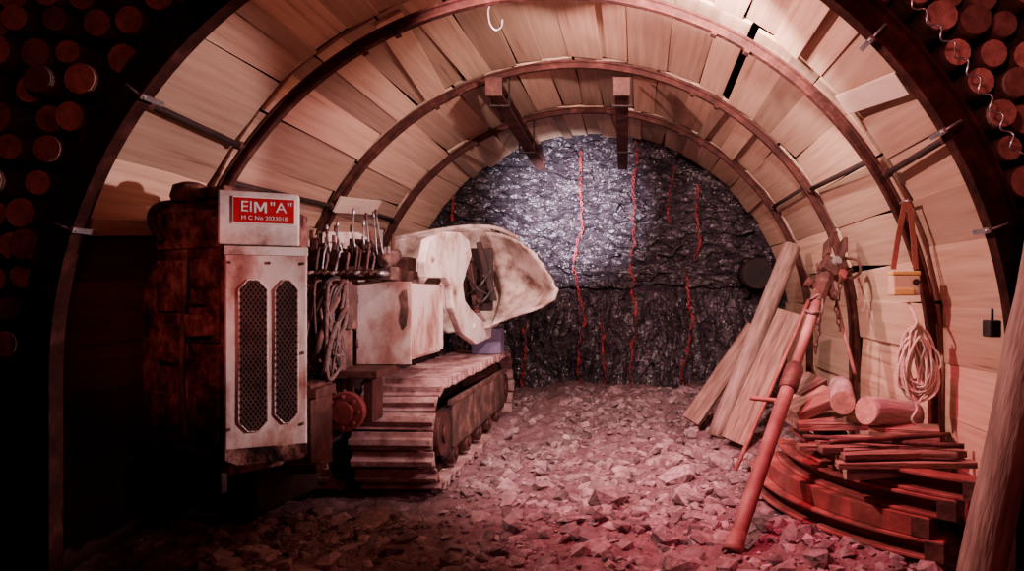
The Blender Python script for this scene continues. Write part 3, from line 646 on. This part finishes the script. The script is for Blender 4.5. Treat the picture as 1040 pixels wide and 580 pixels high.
for k,(x0,y0,x1,y1) in enumerate(((1.02,4.12,1.84,3.80),(1.10,3.84,1.84,3.98))):
    pole((x0,y0,.555+.028*k),(x1,y1,.568+.028*k),.015,'steel_bar',('thin rusty rod lying askew on top of the lagging sticks','upper thin rusty rod crossing another rod on the lagging sticks')[k],'bar',m_rust,False,wob=.003)
board((1.06,4.62,.55),(1.66,4.66,.55),.40,.05,V((0,0,1)),'broad board lying flat under the log offcuts on right pile',m_timber,'plank','plank')
board((1.04,4.66,.61),(1.40,4.80,.72),.28,.07,V((0,-.15,1)),'tilted thick plank offcut on top left of the right pile',m_timber,'plank','plank')
board((1.12,4.84,.72),(1.34,4.98,.80),.18,.05,V((0,-.3,1)),'small plank offcut highest on top left of the right pile',m_timber,'plank','plank')
board((1.50,4.35,.54),(1.88,4.20,.55),.22,.09,V((0,0,1)),'squared block lying right of the grey log on the pile',m_timber,'timber_block','block')
board((1.34,4.40,.40),(1.36,4.9,.50),.2,.05,V((0,0,1)),'plank wedged under the broad board on right pile',m_timber,'plank','plank')
pole((1.35,4.42,.71),(1.50,4.98,.74),.080,'log','short pale round log offcut pointing at viewer on right pile','log',m_greylog,True)
pole((1.45,4.25,.69),(1.82,4.46,.62),.092,'log','short grey log offcut lying across the top of right pile','log',m_greylog,True)
# yellow case hanging
nl=V((1.70,4.28,1.99))
t=thing('instrument_case','small yellow and pale case hanging by red-brown straps from second arch','case',(1.68,4.25,1.36))
c=V((1.68,4.25,1.47))
m=MB(); m.box(c,(.17,.09,.13)); bx=m.build('case_body',m_palegrey,t,.012)
m=MB(); m.box(c+V((-.02,-.05,-.04)),(.12,.014,.04)); m.build('yellow_label',m_yellow,bx,.003)
m=MB(); m.box(c+V((0,0,.075)),(.175,.095,.026)); m.build('case_lid',m_yellow,bx,.006)
m=MB(); m.cyl(c+V((.055,-.045,.02)),c+V((.055,-.06,.02)),.02,12); m.build('dial',m_black,bx)
for e in (-1,1):
    m=MB(); m.sweep(spline([nl+V((e*.012,-.03,0)),nl.lerp(c,.4)+V((e*.045,-.02,0)),c+V((e*.07,-.01,.1))],6),[V((0,-1,0))]*13,[(-.017,-.003),(.017,-.003),(.017,.003),(-.017,.003)]); m.build('strap',m_strap,t)
m=MB(); m.cyl(nl+V((0,-.05,.005)),nl+V((0,.08,.005)),.009,8); m.build('hanging_nail',m_steel,t)
# rope bundle
t=thing('rope_coil','pale tangled rope bundle hanging on the right wall below the case','rope',(1.73,4.20,.7))
pts=[]
def rl(lp):
    rg=random.Random(500+lp); return rg.uniform(.02,.12),rg.uniform(.12,.23),rg.uniform(-.03,.03),rg.uniform(-.05,.04),rg.uniform(-.05,.03)
for k in range(30*12):
    an=2*PI*k/12; lp=k//12; f_=(k%12)/12
    w,h,ox,oz,oy=[a_+(b_-a_)*f_ for a_,b_ in zip(rl(lp),rl(lp+1))]
    pts.append(V((1.735+ox+w*math.cos(an)*(1-.4*math.sin(an))+.05*noise.noise(V((k*.4,7,0))),4.20+oy+.03*noise.noise(V((k*.3,3,0))),1.0+oz+h*math.sin(an)+.03*noise.noise(V((k*.5,9,0))))))
one('tube',spline(pts,2),.0068,6).build('loops',m_rope,t)
one('tube',spline([V((1.73,4.2,1.19)),V((1.735,4.15,1.23)),V((1.77,4.2,1.17)),V((1.69,4.23,1.16)),V((1.72,4.15,1.24)),V((1.71,4.25,1.36))],6),.010,6).build('binding_knot',m_rope,t)
one('tube',spline([V((1.70,4.17,.80)),V((1.72,4.15,.72)),V((1.69,4.15,.66)),V((1.71,4.16,.62))],6),.0068,6).build('loose_end',m_rope,t)
t=thing('wall_box','small black box fixed on the right wall near the front post','box',(1.86,3.60,1.18))
one('mm',(1.855,3.56,1.19),(1.92,3.64,1.28)).build('box_body',m_black,t,.008); one('cyl',(1.89,3.60,1.28),(1.89,3.60,1.34),.008,8).build('cable',m_black,t)
# ------------------------------------------------------------------ lights
def lamp(kind,name,loc,target,energy,col,size=.1,cone=150,blend=.6):
    l=bpy.data.lights.new(name,kind); l.energy=energy; l.color=col
    if kind=='SPOT': l.spot_size=math.radians(cone); l.spot_blend=blend; l.shadow_soft_size=size
    elif kind=='AREA': l.size=size
    else: l.shadow_soft_size=size
    o=bpy.data.objects.new(name,l); C.objects.link(o); o.location=loc
    o.rotation_euler=(V(target)-V(loc)).to_track_quat('-Z','Y').to_euler(); return o
lamp('SPOT','machine_lamp_a',(1.55,3.62,1.95),(-1.95,3.62,1.68),600,(1,.66,.67),.05,40,.35)
lamp('SPOT','machine_lamp_b',(1.55,3.62,1.95),(-1.6,5.5,1.45),460,(1,.52,.57),.05,56,.6)
lamp('SPOT','roof_lamp_a',(.35,3.60,3.05),(.1,7.0,1.9),700,(1,.67,.61),.05,125,.7)
lamp('SPOT','roof_lamp_b',(-1.35,3.60,3.05),(1.3,5.6,1.7),680,(1,.52,.49),.05,130,.7)
lamp('SPOT','face_lamp',(-.75,6.75,2.3),(-.85,9.0,2.52),1900,(1,.87,1),.06,58,1.0)
lamp('SPOT','floor_fill',(-.05,4.46,3.18),(.05,6.0,0),360,(1,.52,.59),.06,74,.9)  # added fill to brighten the middle of the floor
lamp('SPOT','red_floor_lamp',(.6,3.62,3.0),(.80,4.7,0),560,(1,.10,.20),.08,74,.9)
lamp('AREA','front_lamp',(.9,.8,2.3),(.6,4.5,1.2),13,(1,.16,.18),.4)
lamp('SPOT','log_fill_right',(.7,1.9,2.5),(1.85,3.5,2.65),64,(1,.26,.26),.08,58,.9)  # added red spot to bring out the right-hand log ends
lamp('SPOT','log_fill_left',(-1.6,1.7,2.3),(-3.1,3.5,2.35),16,(1,.18,.15),.08,62,.9)  # added red spot for the left-hand log ends
lamp('SPOT','housing_fill',(-1.7,1.9,1.9),(-2.40,3.7,1.35),50,(1,.18,.17),.08,36,.9)  # added small red spot so the dark housing side shows
w=bpy.data.worlds.new('World'); bpy.context.scene.world=w; w.use_nodes=True
w.node_tree.nodes['Background'].inputs[0].default_value=(.12,.012,.025,1); w.node_tree.nodes['Background'].inputs[1].default_value=.012
# ------------------------------------------------------------------ camera
cam=bpy.data.cameras.new('camera'); co=bpy.data.objects.new('camera',cam); C.objects.link(co)
co.location=(0,0,H); co.rotation_euler=(PI/2,0,0); cam.sensor_width=36; cam.lens=36*F/1040
cam.shift_x=-(VX-520)/1040; cam.shift_y=(VY-290)/1040; cam.clip_start=.05
bpy.context.scene.camera=co
